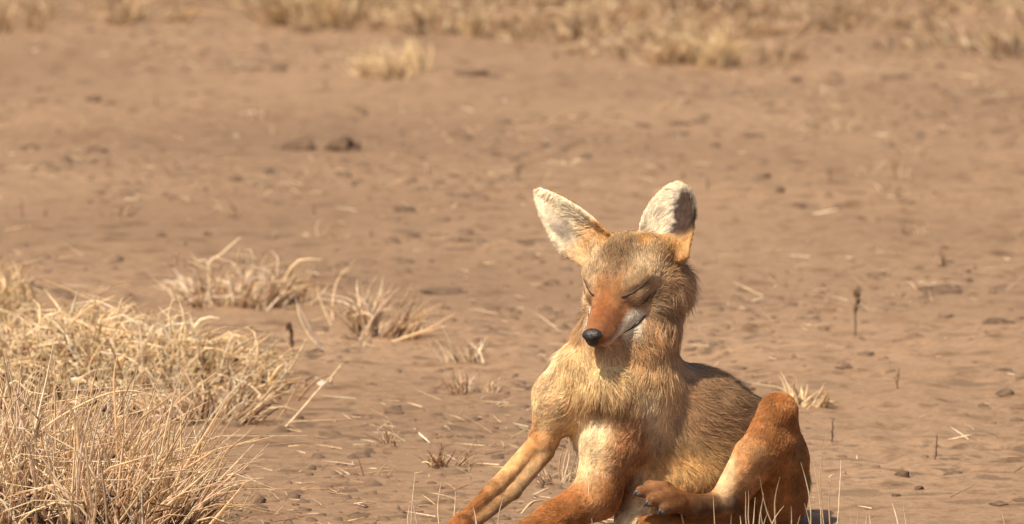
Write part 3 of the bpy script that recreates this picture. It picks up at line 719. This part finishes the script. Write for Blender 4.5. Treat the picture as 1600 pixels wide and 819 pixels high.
r = np.random.default_rng(78)
for k in range(46):
    px, py = r.uniform(0, 1600), 110+r.random()*640
    if 640 < px < 1330 and py > 260: continue
    x, y = gpx(px, py)
    tuft('tiny dry grass sprig of a few blades on the bare mud', 'tiny grass sprigs', x, y, .03, .03, int(r.uniform(6, 22)), r.uniform(.025, .055), STRAW+OLD+OLD, 2000+k, 1.2, .0014, 0, 1, (0, 0), .8, name='grass_sprig', rings=4)

# ------------------------------------------------------------------ clods, weeds, litter
def blob(seed, sx, sy, sz, rough=.45):
    import bmesh
    r = np.random.default_rng(seed); bm = bmesh.new(); bmesh.ops.create_icosphere(bm, subdivisions=3, radius=1)
    V = np.array([v.co[:] for v in bm.verts]); F = np.array([[v.index for v in f.verts] for f in bm.faces]); bm.free()
    q = V*1.6+seed*3.7; d = 1+rough*2*(vn3(q+50)-.5)+rough*.9*(vn3(q*2.6+9)-.5)
    V = V*d[:, None]*np.array([sx, sy, sz]); V[:, 2] += sz*.35
    return V, F
def clod(px, py, wpx, hpx, label, seed, group=None):
    x, y = gpx(px, py); s = U*y/12.0; w, h = wpx*s/2, hpx*s/2
    V, F = blob(seed, w, w*.8, h); o = link('mud_clod', mesh_from('mud_clod', V, F, M_CLOD), None, (x, y, float(gh(x, y))-h*(.12 if wpx > 44 else .35))); tag(o, label, 'clod', group)
clod(535, 236, 46, 34, 'big dark clod of earth, the taller of a pair on open mud', 1)
clod(472, 234, 50, 22, 'low wide dark clod beside a taller one on open mud', 2)
clod(632, 330, 36, 15, 'flat dark clod at the end of a low mud ridge', 3)
for i, (px, py, w, h) in enumerate([(253, 372, 18, 12), (325, 369, 14, 10), (145, 160, 22, 16), (172, 166, 18, 10), (400, 112, 22, 10), (434, 112, 26, 12), (48, 238, 30, 14), (150, 240, 36, 14), (775, 243, 18, 12), (66, 160, 14, 8), (1245, 320, 26, 10), (1342, 340, 22, 9), (1090, 190, 24, 10), (1060, 192, 40, 8), (1000, 196, 34, 8), (820, 380, 24, 10), (1475, 386, 14, 9), (1180, 212, 30, 8), (1515, 80, 18, 14), (1400, 120, 44, 12), (1470, 455, 70, 12), (1560, 505, 40, 18), (1318, 573, 26, 9), (690, 455, 70, 9), (580, 600, 16, 6), (1415, 318, 30, 8)]):
    clod(px, py, w, h, 'small dark clod lying scattered on the open mud flat', 10+i, 'small scattered clods')
for i, (px, py, w, h) in enumerate([(495, 50, 22, 16), (525, 52, 14, 12), (704, 54, 26, 22), (585, 18, 24, 14), (1020, 72, 22, 16), (1050, 76, 20, 16), (1097, 98, 32, 22), (1180, 28, 14, 12), (1252, 52, 26, 18), (1250, 92, 22, 24), (1310, 78, 18, 14), (1367, 72, 16, 10), (1455, 26, 40, 16), (1514, 80, 26, 18), (1562, 92, 12, 12), (1596, 78, 20, 20), (1120, 12, 16, 12), (735, 122, 50, 12), (300, 14, 18, 12)]):
    clod(px, py, w, h, 'dark clod at the foot of the far blurred grass', 100+i, 'clods in the far grass')
for i, (px, py, w, h) in enumerate([(345, 812, 20, 8), (460, 800, 16, 6), (520, 770, 14, 6), (462, 790, 12, 6), (1560, 788, 26, 9), (1490, 742, 30, 8), (1410, 745, 20, 20), (1435, 765, 14, 12), (1400, 775, 18, 9)]):
    clod(px, py, w, h, 'small dark crumb of earth on the mud level with the jackal', 60+i, 'crumbs near the jackal')
def weed(px, py, hpx, label, seed, lean=0, group=None, head=True):
    r = np.random.default_rng(seed); x, y = gpx(px, py); s = U*y/12.0; h = hpx*s; z = float(gh(x, y))
    root = empty('dead_weed', (x, y, z)); k = np.linspace(0, 1, 8)[:, None]
    pts = np.concatenate([k*lean*h*.3+r.normal(0, .01*h, (8, 1)), r.normal(0, .01*h, (8, 1)), k*h-.004], 1)
    V, F = tube(pts, np.linspace(.0018 if head else .0014, .0009, 8), 5); link('stem', mesh_from('stem', V, F, M_WEED), root)
    for i in range(3):
        b0 = pts[2+i]; d = np.array([r.normal(0, 1), r.normal(0, .5), .8]); d = d/np.linalg.norm(d)*h*(.12+.14*r.random())
        V, F = tube(b0+np.linspace(0, 1, 4)[:, None]*d, np.linspace(.0011, .0004, 4), 4); link('twig', mesh_from('twig', V, F, M_WEED), root)
    for i in range(8 if head else 0):
        f = .35+.65*r.random(); c = pts[min(7, int(f*7))]; V, F = blob(seed*31+i, .0018+.0014*r.random(), .002, .004+.004*r.random(), .5)
        link('seed_head', mesh_from('seed_head', V+c+r.normal(0, .0025, 3), F, M_WEED), root)
    tag(root, label, 'weed', group)
weed(1335, 520, 82, 'tall thin dead weed standing upright alone on the open mud', 1, .2)
weed(458, 548, 48, 'leaning dark seed spike beside the spiky straw tuft', 2, -.4)
for i, (px, py, h, ln) in enumerate([(1297, 288, 26, 0), (1106, 296, 26, -.2), (812, 283, 28, -.4), (36, 345, 34, -.2), (70, 345, 18, .4), (1010, 235, 14, 0), (490, 335, 20, .1), (338, 712, 34, 0), (1462, 720, 44, .1), (1402, 610, 36, .2), (1300, 690, 40, .1), (242, 165, 22, .2), (170, 262, 16, 0), (580, 370, 16, 0)]):
    weed(px, py, h, 'small dark dead weed poking out of the bare mud', 5+i, ln, 'small dead weeds', False)
x, y = gpx(500, 603); V, F = blob(91, .006, .005, .004); tag(link('pale_chip', mesh_from('pale_chip', V, F, M_PALE), None, (x, y, float(gh(x, y)))), 'tiny bright white chip lying on the mud', 'chip')

def litter(name, n, seed, label, cat, kind, lo_=.0025, hi_=.0135):
    r = np.random.default_rng(seed)
    y = 11.2+14*r.random(n)**1.5; x = r.uniform(-1.05, 1.05, n)*(y/12)*1.0
    dn = fbm2(x/.6+3, y/1.0+8, 3); keep = r.random(n) < ss(-.15, .2, dn)+.06; x, y = x[keep], y[keep]; n = len(x)
    z = gh(x, y)
    if kind == 'straw':
        L = .012+.05*r.random(n)**2; a = r.random(n)*2*math.pi; e = r.normal(0, .25, n)
        base = np.stack([x, y, z+.002], -1); tip = base+np.stack([np.cos(a)*L, np.sin(a)*L, np.abs(np.sin(e))*L], -1)
        tip[:, 2] = np.maximum(tip[:, 2], gh(tip[:, 0], tip[:, 1])+.002)
        V, F, tc = blades_mesh(base, tip, r.normal(0, .08, (n, 3))*L[:, None]*np.array([1, 1, .2]), .0007+.0007*r.random(n), pal(n, STRAW+OLD, r), 3, 3)
        o = link(name, mesh_from(name, V, F, M_STRAW, True, tc))
    else:
        oc = np.array([(1, 0, 0), (0, 1, 0), (-1, 0, 0), (0, -1, 0), (0, 0, 1), (.5, .6, .7), (-.6, .4, .6), (-.1, -.7, .7)], float)
        of = np.array([(0, 1, 5), (1, 2, 6), (2, 3, 7), (3, 0, 7), (0, 5, 4), (5, 1, 6), (4, 5, 6), (6, 2, 7), (4, 6, 7), (0, 4, 7)])
        s = lo_+(hi_-lo_)*r.random(n)**3; V = oc[None]*(1+r.normal(0, .25, (n, 8, 3)))*(s[:, None]*np.array([1, 1, .55])[None])[:, None, :]
        ca, sa = np.cos(r.random(n)*6.28)[:, None], np.sin(r.random(n)*6.28)[:, None]
        V = np.stack([V[..., 0]*ca-V[..., 1]*sa, V[..., 0]*sa+V[..., 1]*ca, V[..., 2]], -1)+np.stack([x, y, z-.001], -1)[:, None]
        F = (of[None]+8*np.arange(n)[:, None, None]).reshape(-1, 3); o = link(name, mesh_from(name, V.reshape(-1, 3), F, M_CRUMB, False))
    tag(o, label, cat, kind='stuff')
litter('straw_litter', 9000, 201, 'short broken bits of straw strewn over the mud', 'litter', 'straw')
litter('mud_crumbs', 20000, 202, 'small crumbs of dried earth strewn over the mud', 'crumbs', 'crumb')
litter('earth_clods', 3600, 203, 'knobbly dark clods of dried earth scattered in patches over the mud', 'clods', 'crumb', .006, .021)
